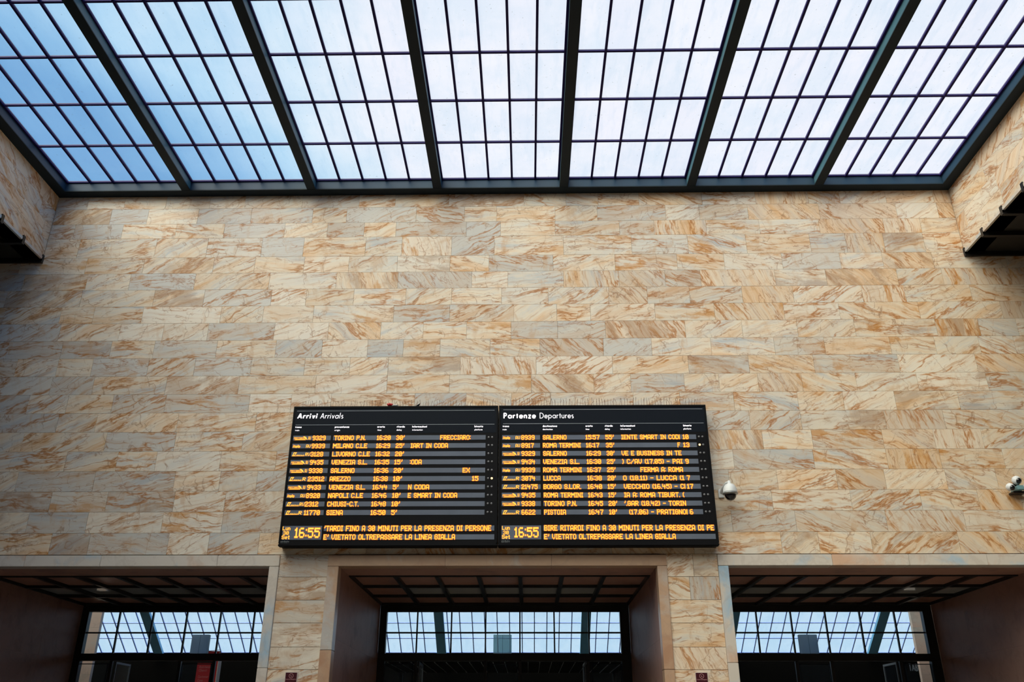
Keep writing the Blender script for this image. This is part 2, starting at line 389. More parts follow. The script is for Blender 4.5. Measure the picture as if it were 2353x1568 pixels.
for xa, xb in ((-15.9, -9.457), (8.46, 14.9)):
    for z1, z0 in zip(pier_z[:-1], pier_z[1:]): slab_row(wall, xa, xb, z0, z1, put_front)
wf = struct('wall_front', wall, M['siena'])
core = MB()
core.box(-16, 15, YW + 0.012, YW + 0.5, 2.742, 10.02)
for xa, xb in ((-16, D1[0] - .06), (D1[1] + .06, D2[0] - .06), (D2[1] + .06, D3[0] - .06), (D3[1] + .06, 15)):
    core.box(xa, xb, YW + 0.012, 18.58, FLOOR, 2.742)
struct('joint_backing', core, M['grout'], wf)

# side walls of the upper hall with their bottom lip and the dark lower ceilings
cz = [9.83, 9.45, 9.10, 8.76, 8.405]
for side, X, sg in (('left', XL, -1), ('right', XR, 1)):
    mb = MB()
    def put_side(mb, a, b, z0, z1):
        mb.box(X, X + sg * 0.03, a, b, z0, z1)
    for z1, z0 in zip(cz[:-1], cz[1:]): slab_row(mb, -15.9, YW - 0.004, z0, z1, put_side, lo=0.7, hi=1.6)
    ob = struct('wall_' + side, mb, M['siena'])
    c = MB(); c.box(X + sg * 0.012, X + sg * 0.35, -16, YW, 8.36, 10.02)
    struct('joint_backing', c, M['grout'], ob)
    lip = MB()
    for i in range(41):
        y = YW - 0.02 - 0.70 * i
        lip.cur = rslab(); lip.box(X - sg * 0.012, X + sg * 0.03, y - 0.665, y - 0.035, 8.345, 8.402)
    struct('lip', lip, M['surround'], ob)
    cl = MB()
    xo = -16 if sg < 0 else 15
    cl.box(X + sg * 0.004, xo, -16, YW - 0.003, 8.36, 8.50)
    cr = MB()
    for i in range(42):
        y = YW - 0.02 - 0.70 * i
        cr.box(X - sg * 0.02, xo, y - 0.035, min(y + 0.035, YW - 0.004), 8.27, 8.43 if False else 8.36)
        cr.box(X - sg * 0.022, X + sg * 0.01, y - 0.035, min(y + 0.035, YW - 0.004), 8.30, 8.44)
    cc = struct('ceiling_' + side, cl, M['ceil_dark'])
    struct('ceiling_rib', cr, M['black'], cc)
    ow = MB(); ow.box(xo, xo + sg * 0.3, -16, YW, FLOOR, 8.5)
    struct('wall_outer_' + side, ow, M['plaster'])
b = MB(); b.box(-16.3, 15.3, -16.3, -16, FLOOR, 10.7); struct('wall_back', b, M['plaster'])
b = MB(); b.box(-21, 21, -16.3, 46, FLOOR - 0.3, FLOOR); struct('floor', b, M['floor'])

# ------------------------------------------------------------------ the skylight
SX0, SB, SP, SY0, SQ, NROW = -9.055, 2.4742, 0.4573, 13.8894, 1.138, 19
SYE = SY0 - NROW * SQ
SW = 5 * SP
for kb in range(7):
    xa = SX0 + kb * SB
    bars = MB()
    for j in range(6):
        x = xa + j * SP
        bars.box(x - 0.020, x + 0.020, SYE, SY0 + 0.02, 9.965, 9.996)
        bars.box(x - 0.012, x + 0.012, SYE, SY0 + 0.02, 10.006, 10.025)
    for r in range(NROW + 1):
        y = SY0 - r * SQ
        bars.box(xa, xa + SW, y - 0.019, y + 0.019, 9.976, 9.996)
        bars.box(xa, xa + SW, y - 0.012, y + 0.012, 10.006, 10.02)
    g = MB()
    for j in range(5):
        for r in range(NROW):
            g.cur = rslab(); g.box(xa + j * SP + .001, xa + (j + 1) * SP - .001, SY0 - (r + 1) * SQ + .001, SY0 - r * SQ - .001, 9.997, 10.005)
    w = struct('window_%d' % (kb + 1), bars, M['bar'])
    struct('glass', g, M['glass'], w)
ordn = ['first', 'second', 'third', 'fourth', 'fifth', 'sixth']
for kb in range(1, 7):
    xc = SX0 + kb * SB - 0.094 + 0.006
    mb = MB()
    mb.box(xc - 0.078, xc + 0.078, SYE - 0.2, SY0 - 0.001, 9.80, 10.05)
    fl_ = MB(); fl_.box(xc - 0.084, xc + 0.084, SYE - 0.2, SY0 - 0.001, 9.78, 9.80)
    rb_ = empty('roof_beam', (xc, 3.0, 9.78)); obj('web', mb, M['web'], rb_); obj('bottom_flange', fl_, M['steel'], rb_)
    tag(rb_, 'dark painted steel beam under the frosted glass roof, %s from the left' % ordn[kb - 1], 'beam', 'steel beams dividing the glass roof')
ch = MB()
ch.box(XL, XR, SY0 + 0.01, YW + 0.02, 9.795, 10.015)
t1 = struct('trim_1', ch, M['web_navy']); ch = MB(); ch.box(XL, XR, SY0, YW + 0.0, 9.775, 9.7945); struct('bottom_flange', ch, M['steel'], t1)
ch = MB(); ch.box(XL, SX0 - 0.02, -16, SY0, 9.795, 10.015); t2 = struct('trim_2', ch, M['web_navy']); ch = MB(); ch.box(XL, SX0 - 0.012, -16, SY0, 9.775, 9.7945); struct('bottom_flange', ch, M['steel'], t2)
ch = MB(); ch.box(SX0 + 6 * SB + SW + 0.02, XR, -16, SY0, 9.795, 10.015); t3 = struct('trim_3', ch, M['web_navy']); ch = MB(); ch.box(SX0 + 6 * SB + SW + 0.012, XR, -16, SY0, 9.775, 9.7945); struct('bottom_flange', ch, M['steel'], t3)
b = MB(); b.box(XL - .3, XR + .3, -16.3, SYE - 0.02, 10.0, 10.4); struct('ceiling_back', b, M['plaster'])

# ------------------------------------------------------------------ the three doorways
ZS = 2.548
def doorway(n, xa, xb, fl, fr, mat):
    # stone surround (fl, fr: outer edges)
    s = MB()
    def pc(x0, x1, z0, z1, y1=14.30): s.cur = rslab(); s.box(x0, x1, 14.072, y1, z0, z1, 0.006)
    x = fl
    cuts = [fl]
    while cuts[-1] < fr - 1.9: cuts.append(cuts[-1] + rng.uniform(1.2, 2.0))
    cuts.append(fr)
    for a, b in zip(cuts[:-1], cuts[1:]): pc(a + 0.001, b - 0.001, ZS, 2.726)
    for a, b in ((fl, xa), (xb, fr)):
        z = ZS - 0.001
        while z > FLOOR:
            z2 = max(FLOOR, z - rng.uniform(1.1, 1.6)); pc(a, b, z2, z - 0.002, 14.30); z = z2
    sr = struct('trim_%d' % (n + 3), s, mat)
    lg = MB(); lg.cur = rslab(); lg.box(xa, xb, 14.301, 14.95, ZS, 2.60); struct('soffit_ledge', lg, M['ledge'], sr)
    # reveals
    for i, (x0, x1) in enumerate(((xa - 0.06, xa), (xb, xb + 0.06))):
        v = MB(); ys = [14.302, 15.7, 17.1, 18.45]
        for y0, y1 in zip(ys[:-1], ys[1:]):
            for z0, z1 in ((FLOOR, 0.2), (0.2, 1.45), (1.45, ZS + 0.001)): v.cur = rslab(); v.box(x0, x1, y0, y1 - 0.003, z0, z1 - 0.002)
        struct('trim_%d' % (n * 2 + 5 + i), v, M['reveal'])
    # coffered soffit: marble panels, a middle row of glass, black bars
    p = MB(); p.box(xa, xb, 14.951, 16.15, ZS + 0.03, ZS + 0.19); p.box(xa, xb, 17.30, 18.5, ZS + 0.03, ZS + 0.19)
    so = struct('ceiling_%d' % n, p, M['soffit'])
    g = MB()
    inner0, inner1 = xa + 0.79, xb - 0.79
    if n == 2:
        g.box(inner0, inner1, 16.151, 17.299, ZS + 0.04, ZS + 0.19)
        q = MB(); q.box(xa, inner0 - .001, 16.151, 17.299, ZS + 0.03, ZS + 0.19); q.box(inner1 + .001, xb, 16.151, 17.299, ZS + 0.03, ZS + 0.19)
        struct('stone_panel', q, M['soffit'], so)
    else: g.box(xa, xb, 16.151, 17.299, ZS + 0.04, ZS + 0.19)
    struct('glass_panel', g, M['mirror'], so)
    br = MB()
    for y in (14.98, 16.15, 17.30, 18.40): br.box(xa, xb, y - 0.03, y + 0.03, ZS - 0.02, ZS + 0.05)
    k = 0; x = xa + 0.79
    for y_ in range(7):
        if x < xb - 0.2: br.box(x - 0.036, x + 0.036, 14.97, 18.44, ZS - 0.025, ZS + 0.05)
        x += 0.7155
    for x in (xa + 0.02, xb - 0.02): br.box(x - 0.02, x + 0.02, 14.97, 18.44, ZS - 0.02, ZS + 0.05)
    struct('black_bar', br, M['black'], so)
    fill = MB(); fill.box(xa - .1, xb + .1, 14.96, 18.62, ZS + 0.20, ZS + 0.5); struct('soffit_slab', fill, M['gallery'], so)
    # black metal door screen with transom window
    d = MB(); Y0, Y1 = 18.45, 18.58
    d.box(xa, xb, Y0, Y1, 2.413, ZS + 0.22)
    d.box(xa, xa + 0.145, Y0, Y1, FLOOR, 2.413); d.box(xb - 0.19, xb, Y0, Y1, FLOOR, 2.413)
    d.box(xa + 0.145, xb - 0.19, Y0, Y1, 1.45, 1.587)
    xs = [xa + 0.145, xa + 0.775]
    while len(xs) < 7: xs.append(xs[-1] + 0.7075)
    for x in xs[1:]: d.box(x - 0.014, x + 0.014, Y0 + 0.04, Y1 - 0.04, 1.587, 2.413)
    d.box(xa + 0.145, xb - 0.19, Y0 + 0.045, Y1 - 0.045, 1.984, 2.012)
    dr = struct('door_%d' % n, d, M['black'])
    t = MB(); t.box(xa + 0.145, xb - 0.19, 18.512, 18.518, 1.587, 2.413); struct('transom_glass', t, M['clear'], dr)
    # door leaves: three glazed panels and two standing open
    sh = xa - D2[0]
    fb = MB(); gb = MB()
    for l0, l1 in ((-2.937, -2.335), (-0.825, -0.21), (1.294, 1.905)):
        a, b2 = l0 + sh, l1 + sh
        if b2 > xb - 0.19: b2 = xb - 0.2
        lf = MB()
        for q0, q1, z0, z1 in ((a, a + .014, FLOOR, 1.40), (b2 - .014, b2, FLOOR, 1.40), (a, b2, 1.385, 1.40), (a, b2, FLOOR, FLOOR + .1)): lf.box(q0, q1, 18.50, 18.53, z0, z1)
        lo = struct('door_leaf', lf, M['steel'], dr)
        gg = MB(); gg.box(a + .014, b2 - .014, 18.512, 18.518, FLOOR + .1, 1.385); struct('leaf_glass', gg, M['clear'], lo)
    for x in (-2.225 + sh, 1.165 + sh):
        lf = MB(); lf.box(x - .012, x + .012, 18.6, 18.63, FLOOR, 1.44); lf.box(x - .012, x + .012, 19.27, 19.3, FLOOR, 1.44); lf.box(x - .012, x + .012, 18.63, 19.27, 1.40, 1.44); lf.box(x - .012, x + .012, 18.63, 19.27, FLOOR, FLOOR + .1)
        lo = struct('door_leaf', lf, M['bright'], dr)
        gg = MB(); gg.box(x - .003, x + .003, 18.63, 19.27, FLOOR + .1, 1.40); struct('leaf_glass', gg, M['clear'], lo)
    jb = MB()
    for a in (l for l in (-2.28, -0.87, -0.165, 1.215)): jb.box(a + sh - .03, a + sh + .03, 18.49, 18.55, FLOOR, 1.45)
    struct('door_post', jb, M['black'], dr)
doorway(1, D1[0], D1[1], -9.457, -4.033, M['surround'])
doorway(2, D2[0], D2[1], -3.241, 2.247, M['surround_warm'])
doorway(3, D3[0], D3[1], 3.07, 8.46, M['surround'])

# ------------------------------------------------------------------ the gallery beyond the doors
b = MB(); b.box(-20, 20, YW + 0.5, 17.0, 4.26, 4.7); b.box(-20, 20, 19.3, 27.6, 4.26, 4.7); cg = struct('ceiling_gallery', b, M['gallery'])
b = MB(); b.box(-20, 20, 17.0, 19.3, 4.40, 4.41); struct('added_roof_light', b, M['glass2'], cg)  # unseen glazed opening, added to light the stone piers
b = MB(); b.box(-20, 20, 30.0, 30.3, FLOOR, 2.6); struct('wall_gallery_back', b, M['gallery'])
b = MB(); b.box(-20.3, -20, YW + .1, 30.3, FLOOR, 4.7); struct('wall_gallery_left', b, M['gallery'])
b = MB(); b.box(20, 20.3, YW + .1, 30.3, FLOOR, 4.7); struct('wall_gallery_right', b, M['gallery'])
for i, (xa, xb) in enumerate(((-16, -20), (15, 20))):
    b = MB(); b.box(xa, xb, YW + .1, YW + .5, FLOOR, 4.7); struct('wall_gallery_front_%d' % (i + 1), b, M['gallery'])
TH = math.radians(34.6)
def slope_box(mb, x0, x1, s0, s1, n0, n1):
    """box on the sloping roof: s runs up the slope from its lower edge, n is measured out of the glass"""
    e = Vector((0, -math.cos(TH), math.sin(TH))); nn = Vector((0, math.sin(TH), math.cos(TH))); o = Vector((0, 30.0, 2.6))
    vs = [o + Vector((x, 0, 0)) + e * s + nn * n for n in (n0, n1) for s in (s0, s1) for x in (x0, x1)]
    mb.addmesh(vs, [(0, 2, 3, 1), (4, 5, 7, 6), (0, 1, 5, 4), (2, 6, 7, 3), (0, 4, 6, 2), (1, 3, 7, 5)])
SL = 2.916
gbars = MB(); BX = GALLERY_BEAM_X = [-12.24 + 4.70 * i for i in range(-1, 7)]
x = -19.786
while x < 19.9:
    slope_box(gbars, x - .014, x + .014, 0, SL, -0.02, 0.01); x += 0.400
for s in (0.03, 0.717, 1.434, 2.15, SL - 0.02): slope_box(gbars, -20, 20, s - .012, s + .012, -0.02, 0.01)
gw = struct('window_8', gbars, M['gbar'])
g = MB(); slope_box(g, -20, 20, 0, SL, 0.0, 0.008); struct('glass', g, M['glass2'], gw)
for i, x in enumerate(BX):
    mb = MB(); slope_box(mb, x - .15, x + .15, 0, SL, -0.12, -0.021)
    struct('rafter', mb, M['rafter'], gw)
for i, (xa, xb) in enumerate(((-10.05, -9.315), (8.24, 8.95))):
    mb = MB()
    z = FLOOR
    while z < 4.2: z2 = min(4.25, z + 0.95); mb.cur = rslab(); mb.box(xa, xb, 19.35, 19.45, z, z2 - .002); z = z2
    struct('wall_pier_%d' % (i + 1), mb, M['pier'])
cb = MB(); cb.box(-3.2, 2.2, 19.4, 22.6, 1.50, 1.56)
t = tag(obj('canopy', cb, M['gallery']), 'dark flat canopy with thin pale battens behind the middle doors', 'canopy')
bt = MB()
for i in range(21): bt.box(-3.0 + .25 * i, -2.992 + .25 * i, 19.4, 22.5, 1.485, 1.50)
obj('batten', bt, M['ring'], t)
for x in (-3.1, 2.1):
    ps = MB(); ps.box(x - .04, x + .04, 22.3, 22.4, FLOOR, 1.5); obj('post', ps, M['black'], t)

# ------------------------------------------------------------------ lettering
LEDF = {
'A': '.###.|#...#|#...#|#...#|#####|#...#|#...#', 'B': '####.|#...#|#...#|####.|#...#|#...#|####.', 'C': '.###.|#...#|#....|#....|#....|#...#|.###.',
'D': '####.|#...#|#...#|#...#|#...#|#...#|####.', 'E': '#####|#....|#....|####.|#....|#....|#####', 'F': '#####|#....|#....|####.|#....|#....|#....',
'G': '.###.|#...#|#....|#.###|#...#|#...#|.###.', 'H': '#...#|#...#|#...#|#####|#...#|#...#|#...#', 'I': '###|.#.|.#.|.#.|.#.|.#.|###',
'L': '#....|#....|#....|#....|#....|#....|#####', 'M': '#....#|##..##|######|#.##.#|#....#|#....#|#....#', 'N': '#...#|##..#|##..#|#.#.#|#..##|#..##|#...#',
'O': '.###.|#...#|#...#|#...#|#...#|#...#|.###.', 'P': '####.|#...#|#...#|####.|#....|#....|#....', 'R': '####.|#...#|#...#|####.|#.#..|#..#.|#...#',
'S': '.###.|#...#|#....|.###.|....#|#...#|.###.', 'T': '#####|..#..|..#..|..#..|..#..|..#..|..#..', 'U': '#...#|#...#|#...#|#...#|#...#|#...#|.###.',
'V': '#...#|#...#|#...#|#...#|#...#|.#.#.|..#..', 'X': '#...#|#...#|.#.#.|..#..|.#.#.|#...#|#...#', 'Z': '#####|....#|...#.|..#..|.#...|#....|#####',
'0': '.###.|#...#|#..##|#.#.#|##..#|#...#|.###.', '1': '.#.|##.|.#.|.#.|.#.|.#.|###', '2': '.###.|#...#|....#|..##.|.#...|#....|#####',
'3': '.###.|#...#|....#|..##.|....#|#...#|.###.', '4': '#....|#..#.|#..#.|#####|...#.|...#.|...#.', '5': '#####|#....|####.|....#|....#|#...#|.###.',
'6': '.###.|#....|#....|####.|#...#|#...#|.###.', '7': '#####|....#|...#.|...#.|..#..|..#..|..#..', '8': '.###.|#...#|#...#|.###.|#...#|#...#|.###.',
'9': '.###.|#...#|#...#|.####|....#|....#|.###.', "'": '.#|.#|#.|..|..|..|..', '.': '.|.|.|.|.|.|#', ':': '.|#|.|.|.|#|.', '-': '....|....|....|####|....|....|....',
'/': '....#|....#|...#.|..#..|.#...|#....|#....', '(': '.#|#.|#.|#.|#.|#.|.#', ')': '#.|.#|.#|.#|.#|.#|#.', '|': '#|#|#|#|#|#|#', ' ': '...|...|...|...|...|...|...',
'u': '....|....|#..#|#..#|#..#|#..#|.###', 'n': '....|....|###.|#..#|#..#|#..#|#..#', 'e': '....|....|.##.|#..#|####|#...|.##.', 't': '.#.|.#.|###|.#.|.#.|.#.|.##'}
def led_cells(text, gap=1):
    """runs of lit cells: (x0, x1, row) and the total width in cells"""
    runs = []; x = 0
    for ch in text:
        rows = LEDF[ch].split('|'); w = len(rows[0])
        for r, row in enumerate(rows):
            i = 0
            while i < w:
                if row[i] == '#':
                    j = i
                    while j < w and row[j] == '#': j += 1
                    runs.append((x + i, x + j, r)); i = j
                else: i += 1
        x += w + gap
    return runs, x - gap
YF = 13.84                      # front plane of the two boards
def led_text(text, x0, x1, z0, z1, name, parent, shear=0.0, glow=0.55):
    if not text: return
    runs, n = led_cells(text); cw = (x1 - x0) / n
    if ' ' in text:                 # every word is a piece of its own
        i = 0
        for w in text.split(' '):
            a = led_cells(text[:i] + '|')[1] - 1 if i else 0
            if w: led_text(w, x0 + a * cw, x0 + (a + led_cells(w)[1]) * cw, z0, z1, name, parent, shear, glow)
            i += len(w) + 1
        return
    chh = (z1 - z0) / 7
    mb = MB()
    for lay, (gr, y) in enumerate(((glow, YF - 0.0010), (0.05, YF - 0.0022))):  # wider back layer paints the glow, front layer is the lit stroke
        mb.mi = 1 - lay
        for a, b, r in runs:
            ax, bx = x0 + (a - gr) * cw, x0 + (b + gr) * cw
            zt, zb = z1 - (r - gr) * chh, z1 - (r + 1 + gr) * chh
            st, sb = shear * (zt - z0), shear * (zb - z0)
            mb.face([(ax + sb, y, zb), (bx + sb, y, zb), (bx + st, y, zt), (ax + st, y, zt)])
    return obj(name, mb, [M['led'], M['glow']], parent)

def arc(cx, cy, r, a0, a1, n=14, ry=None):
    ry = r if ry is None else ry
    return [(cx + r * math.cos(math.radians(a0 + (a1 - a0) * i / n)), cy + ry * math.sin(math.radians(a0 + (a1 - a0) * i / n))) for i in range(n + 1)]
X_ = 0.62
O_ = arc(.29, .31, .29, 0, 360, 22)
GL = {  # advance, strokes; capitals one unit high
'a': (.72, [O_, [(.58, 0), (.58, X_)]]), 'b': (.72, [O_, [(0, 0), (0, 1.08)]]), 'd': (.72, [O_, [(.58, 0), (.58, 1.08)]]),
'c': (.52, [arc(.29, .31, .29, 50, 310)]), 'e': (.68, [[(.01, .31), (.57, .31)] + arc(.29, .31, .29, 0, 320)[0:]]),
'f': (.36, [[(.12, 0), (.12, .85)] + arc(.28, .85, .16, 180, 90, 6), [(0, X_), (.28, X_)]]),
'g': (.72, [O_, [(.58, X_), (.58, -.1)] + arc(.3, -.1, .28, 0, -150)]),
'h': (.6, [[(0, 0), (0, 1.08)], arc(.22, .38, .22, 180, 0) + [(.44, 0)]]), 'i': (.18, [[(0, 0), (0, X_)], [(0, .84), (0, .86)]]), 'l': (.18, [[(0, 0), (0, 1.08)]]),
'm': (.92, [[(0, 0), (0, X_)], arc(.19, .42, .19, 180, 0) + [(.38, 0)], arc(.57, .42, .19, 180, 0) + [(.76, 0)]]),
'n': (.6, [[(0, 0), (0, X_)], arc(.22, .38, .22, 180, 0) + [(.44, 0)]]), 'o': (.72, [O_]),
'p': (.72, [O_, [(0, -.36), (0, X_)]]), 'r': (.36, [[(0, 0), (0, X_)], arc(.2, .38, .2, 180, 60, 8)]),
's': (.44, [arc(.16, .46, .15, 50, 270, 10) + arc(.16, .16, .15, 90, -130, 10)]), 't': (.40, [[(.16, 0), (.16, .88)], [(0, X_), (.32, X_)]]),
'u': (.6, [[(0, X_)] + arc(.22, .24, .22, 180, 360) + [(.44, X_)], [(.44, 0), (.44, X_)]]), 'v': (.5, [[(0, X_), (.2, 0), (.4, X_)]]),
'w': (.8, [[(0, X_), (.17, 0), (.35, X_), (.53, 0), (.70, X_)]]), 'y': (.5, [[(0, X_), (.21, .02)], [(.42, X_), (.08, -.36)]]), 'z': (.52, [[(0, X_), (.40, X_), (0, 0), (.42, 0)]]),
'A': (.78, [[(0, 0), (.34, 1), (.68, 0)], [(.12, .32), (.56, .32)]]), 'D': (.84, [[(0, 0), (0, 1), (.22, 1)] + arc(.22, .5, .5, 90, -90) + [(0, 0)]]),
'P': (.62, [[(0, 0), (0, 1), (.2, 1)] + arc(.2, .74, .26, 90, -90) + [(0, .48)]]), 'C': (.8, [arc(.5, .5, .5, 50, 310)]), 'T': (.6, [[(0, 1), (.52, 1)], [(.26, 0), (.26, 1)]]),
'B': (.6, [[(0, 0), (0, 1), (.2, 1)] + arc(.2, .76, .24, 90, -90) + [(0, .52)], [(.2, .52)] + arc(.2, .26, .26, 90, -90) + [(0, 0)]]),
'H': (.76, [[(0, 0), (0, 1)], [(.6, 0), (.6, 1)], [(0, .5), (.6, .5)]]), 'I': (.2, [[(0, 0), (0, 1)]]), '.': (.2, [[(.02, 0), (.02, .02)]]), ' ': (.32, []),
'@': (1.1, [arc(.46, .45, .46, -60, 300), arc(.46, .45, .2, 0, 360)])}
def stroke_text(mb, text, x0, z0, cap, wt, width=None, y=YF - 0.001, slant=0.0, track=0.06):
    """lettering as flat printed strokes; wt is the stroke width in cap heights"""
    adv = [GL[c][0] + track + wt for c in text]; tot = sum(adv) - track - wt - 0.05
    sx = (width / (tot * cap)) if width else 1.0
    x = wt / 2
    T = lambda p: (x0 + (x + p[0] + slant * p[1]) * cap * sx, z0 + (p[1] * (1 - wt * .5) + wt * .25) * cap)
    h = wt * cap / 2
    for c, a in zip(text, adv):
        for st in GL[c][1]:
            P = [T(p) for p in st]
            for i in range(len(P) - 1):
                p, q = Vector(P[i]), Vector(P[i + 1]); d = q - p
                if d.length < 1e-6: continue
                d = d.normalized(); nn = Vector((-d.y, d.x)) * h; e = d * (h * (.35 if len(P) > 3 else .0)); 
                if len(P) == 2 and (q - p).length < h: e = d * h
                pts = (p - nn - e, q - nn + e, q + nn + e, p + nn - e)
                yy = y - 4e-6 * (len(mb.f) % 60); mb.face([(v.x, yy, v.y) for v in pts])
        x += a

def rect(mb, x0, x1, z0, z1, y0, y1): mb.box(x0, x1, y0, y1, z0, z1)

# row data: operator mark, class, mark from/to, class from, number, place, time, delay, information, platform (each with from/to), height
LEFT_ROWS = [
    ('F', 'AV', -3.957, -3.67, 0, '9329', -3.641, -3.419, 'TORINO P.N.', -3.269, -2.74, '16:20', -2.541, -2.311, "30'", -2.213, -2.073, 'FRECCIARO:', -1.466, -0.952, '', 0, 0, 4.65) ,
    ('I', 'AV', -3.953, -3.831, -3.737, '9939', -3.644, -3.418, 'MILANO C.LE', -3.278, -2.701, '16:29', -2.545, -2.311, "25'", -2.214, -2.074, 'IART IN CODA', -1.959, -1.333, '', 0, 0, 4.508) ,
    ('T', 'RV', -3.955, -3.748, -3.739, '3128', -3.646, -3.435, 'LIVORNO C.LE', -3.277, -2.645, '16:32', -2.547, -2.311, "20'", -2.216, -2.071, '', 0, 0, '', 0, 0, 4.364) ,
    ('F', 'AV', -3.952, -3.674, 0, '9435', -3.644, -3.418, 'VENEZIA S.L.', -3.275, -2.68, '16:35', -2.549, -2.31, "15'", -2.218, -2.088, ':ODA', -1.957, -1.764, '', 0, 0, 4.222) ,
    ('F', 'AV', -3.956, -3.676, 0, '9338', -3.647, -3.419, 'SALERNO', -3.276, -2.882, '16:36', -2.551, -2.313, "20'", -2.221, -2.072, 'EX', -1.07, -0.953, '', 0, 0, 4.077) ,
    ('T', 'R', -3.959, -3.748, -3.74, '23512', -3.648, -3.377, 'AREZZO', -3.282, -2.939, '16:38', -2.552, -2.316, "10'", -2.222, -2.081, '', 0, 0, '15', -0.908, -0.808, 3.935) ,
    ('F', 'AV', -3.958, -3.676, 0, '9433', -3.646, -3.42, 'VENEZIA S.L.', -3.279, -2.682, '16:44', -2.554, -2.317, "5'", -2.22, -2.129, 'N CODA', -1.965, -1.62, '', 0, 0, 3.792) ,
    ('I', 'AV', -3.959, -3.836, -3.743, '8920', -3.649, -3.42, 'NAPOLI C.LE', -3.282, -2.708, '16:46', -2.556, -2.318, "10'", -2.22, -2.09, 'E SMART IN CODA', -1.964, -1.152, '', 0, 0, 3.652) ,
    ('T', 'RV', -3.961, -3.758, -3.746, '2312', -3.654, -3.436, 'CHIUSI-C.T.', -3.284, -2.768, '16:48', -2.555, -2.32, "10'", -2.223, -2.09, '', 0, 0, '', 0, 0, 3.51) ,
    ('T', 'R', -3.96, -3.754, -3.746, '11770', -3.652, -3.394, 'SIENA', -3.282, -3.019, '16:50', -2.557, -2.317, "5'", -2.221, -2.132, '', 0, 0, '', 0, 0, 3.368) ,
]
RIGHT_ROWS = [
    ('I', 'AV', -0.406, -0.275, -0.189, '8939', -0.092, 0.133, 'SALERNO', 0.275, 0.672, '15:57', 0.998, 1.23, "55'", 1.332, 1.471, 'IENTE SMART IN COD|', 1.601, 2.582, '10', 2.636, 2.73, 4.645) ,
    ('I', 'AV', -0.405, -0.275, -0.189, '8917', -0.089, 0.118, 'ROMA TERMINI', 0.273, 0.909, '16:17', 1.002, 1.22, "35'", 1.335, 1.471, 'F', 2.537, 2.579, '13', 2.635, 2.733, 4.504) ,
    ('F', 'AV', -0.404, -0.122, 0, '9329', -0.09, 0.137, 'SALERNO', 0.276, 0.67, '16:29', 1.002, 1.24, "30'", 1.34, 1.469, 'VE E BUSINESS IN TE', 1.591, 2.588, '', 0, 0, 4.362) ,
    ('F', 'AV', -0.403, -0.122, 0, '9434', -0.09, 0.136, 'VENEZIA S.L.', 0.274, 0.875, '16:30', 1.004, 1.239, "25'", 1.337, 1.472, ') C/AV (17.05) - PAI', 1.595, 2.594, '9', 2.644, 2.697, 4.218) ,
    ('I', 'AV', -0.402, -0.274, -0.189, '9939', -0.089, 0.136, 'ROMA TERMINI', 0.272, 0.912, '16:37', 1.005, 1.233, "25'", 1.336, 1.472, 'FERMA A: ROMA', 1.888, 2.589, '', 0, 0, 4.077) ,
    ('T', 'R', -0.404, -0.194, -0.185, '3074', -0.086, 0.135, 'LUCCA', 0.274, 0.557, '16:38', 1.005, 1.238, "20'", 1.336, 1.47, 'O (18.11) - LUCCA (1', 1.593, 2.599, '7', 2.645, 2.693, 3.935) ,
    ('T', 'R', -0.403, -0.194, -0.185, '21475', -0.091, 0.174, 'BORGO S.LOR.', 0.273, 0.891, '16:40', 1.005, 1.237, "15'", 1.334, 1.462, 'VECCHIO (16.45) - C|', 1.599, 2.604, '17', 2.64, 2.735, 3.791) ,
    ('F', 'AV', -0.399, -0.123, 0, '9435', -0.09, 0.135, 'ROMA TERMINI', 0.276, 0.918, '16:43', 1.007, 1.239, "15'", 1.338, 1.46, 'IA A: ROMA TIBURT. (', 1.596, 2.576, '', 0, 0, 3.65) ,
    ('F', 'AV', -0.398, -0.123, 0, '9338', -0.091, 0.13, 'TORINO P.N.', 0.278, 0.812, '16:45', 1.005, 1.24, "20'", 1.334, 1.471, "'.GAR (18.42) - TORIN", 1.592, 2.593, '', 0, 0, 3.509) ,
    ('T', 'R', -0.401, -0.194, -0.185, '6622', -0.091, 0.132, 'PISTOIA', 0.279, 0.632, '16:47', 1.006, 1.239, "10'", 1.339, 1.461, '(17.06) - PRATIGNO|', 1.664, 2.604, '6', 2.646, 2.698, 3.367) ,
]
LEFT_HEAD = [("treno", -3.959, -3.853, 1), ("train", -3.956, -3.885, 0), ("provenienza", -3.279, -3.036, 1), ("origin", -3.279, -3.186, 0), ("orario", -2.550, -2.425, 1), ("time", -2.546, -2.481, 0),
    ("ritardo", -2.216, -2.083, 1), ("delay", -2.216, -2.131, 0), ("informazioni", -1.953, -1.704, 1), ("information", -1.950, -1.773, 0), ("binario", -0.889, -0.746, 1), ("platform", -0.887, -0.754, 0)]
RIGHT_HEAD = [("treno", -0.410, -0.304, 1), ("train", -0.410, -0.342, 0), ("destinazione", 0.274, 0.515, 1), ("destination", 0.274, 0.440, 0), ("orario", 1.002, 1.118, 1), ("time", 1.000, 1.062, 0),
    ("ritardo", 1.332, 1.459, 1), ("delay", 1.329, 1.409, 0), ("informazioni", 1.596, 1.839, 1), ("information", 1.593, 1.768, 0), ("binario", 2.659, 2.795, 1), ("platform", 2.659, 2.787, 0)]

def led_poly(mb, pts, grow=0.004):
    """a lit shape of the LED matrix with its painted glow"""
    cx = sum(p[0] for p in pts) / len(pts); cz = sum(p[1] for p in pts) / len(pts)
    mb.mi = 0; mb.face([(p[0], YF - 0.0022, p[1]) for p in pts])
    mb.mi = 1
    mb.face([(p[0] + (grow if p[0] > cx else -grow), YF - 0.0010, p[1] + (grow if p[1] > cz else -grow)) for p in pts])

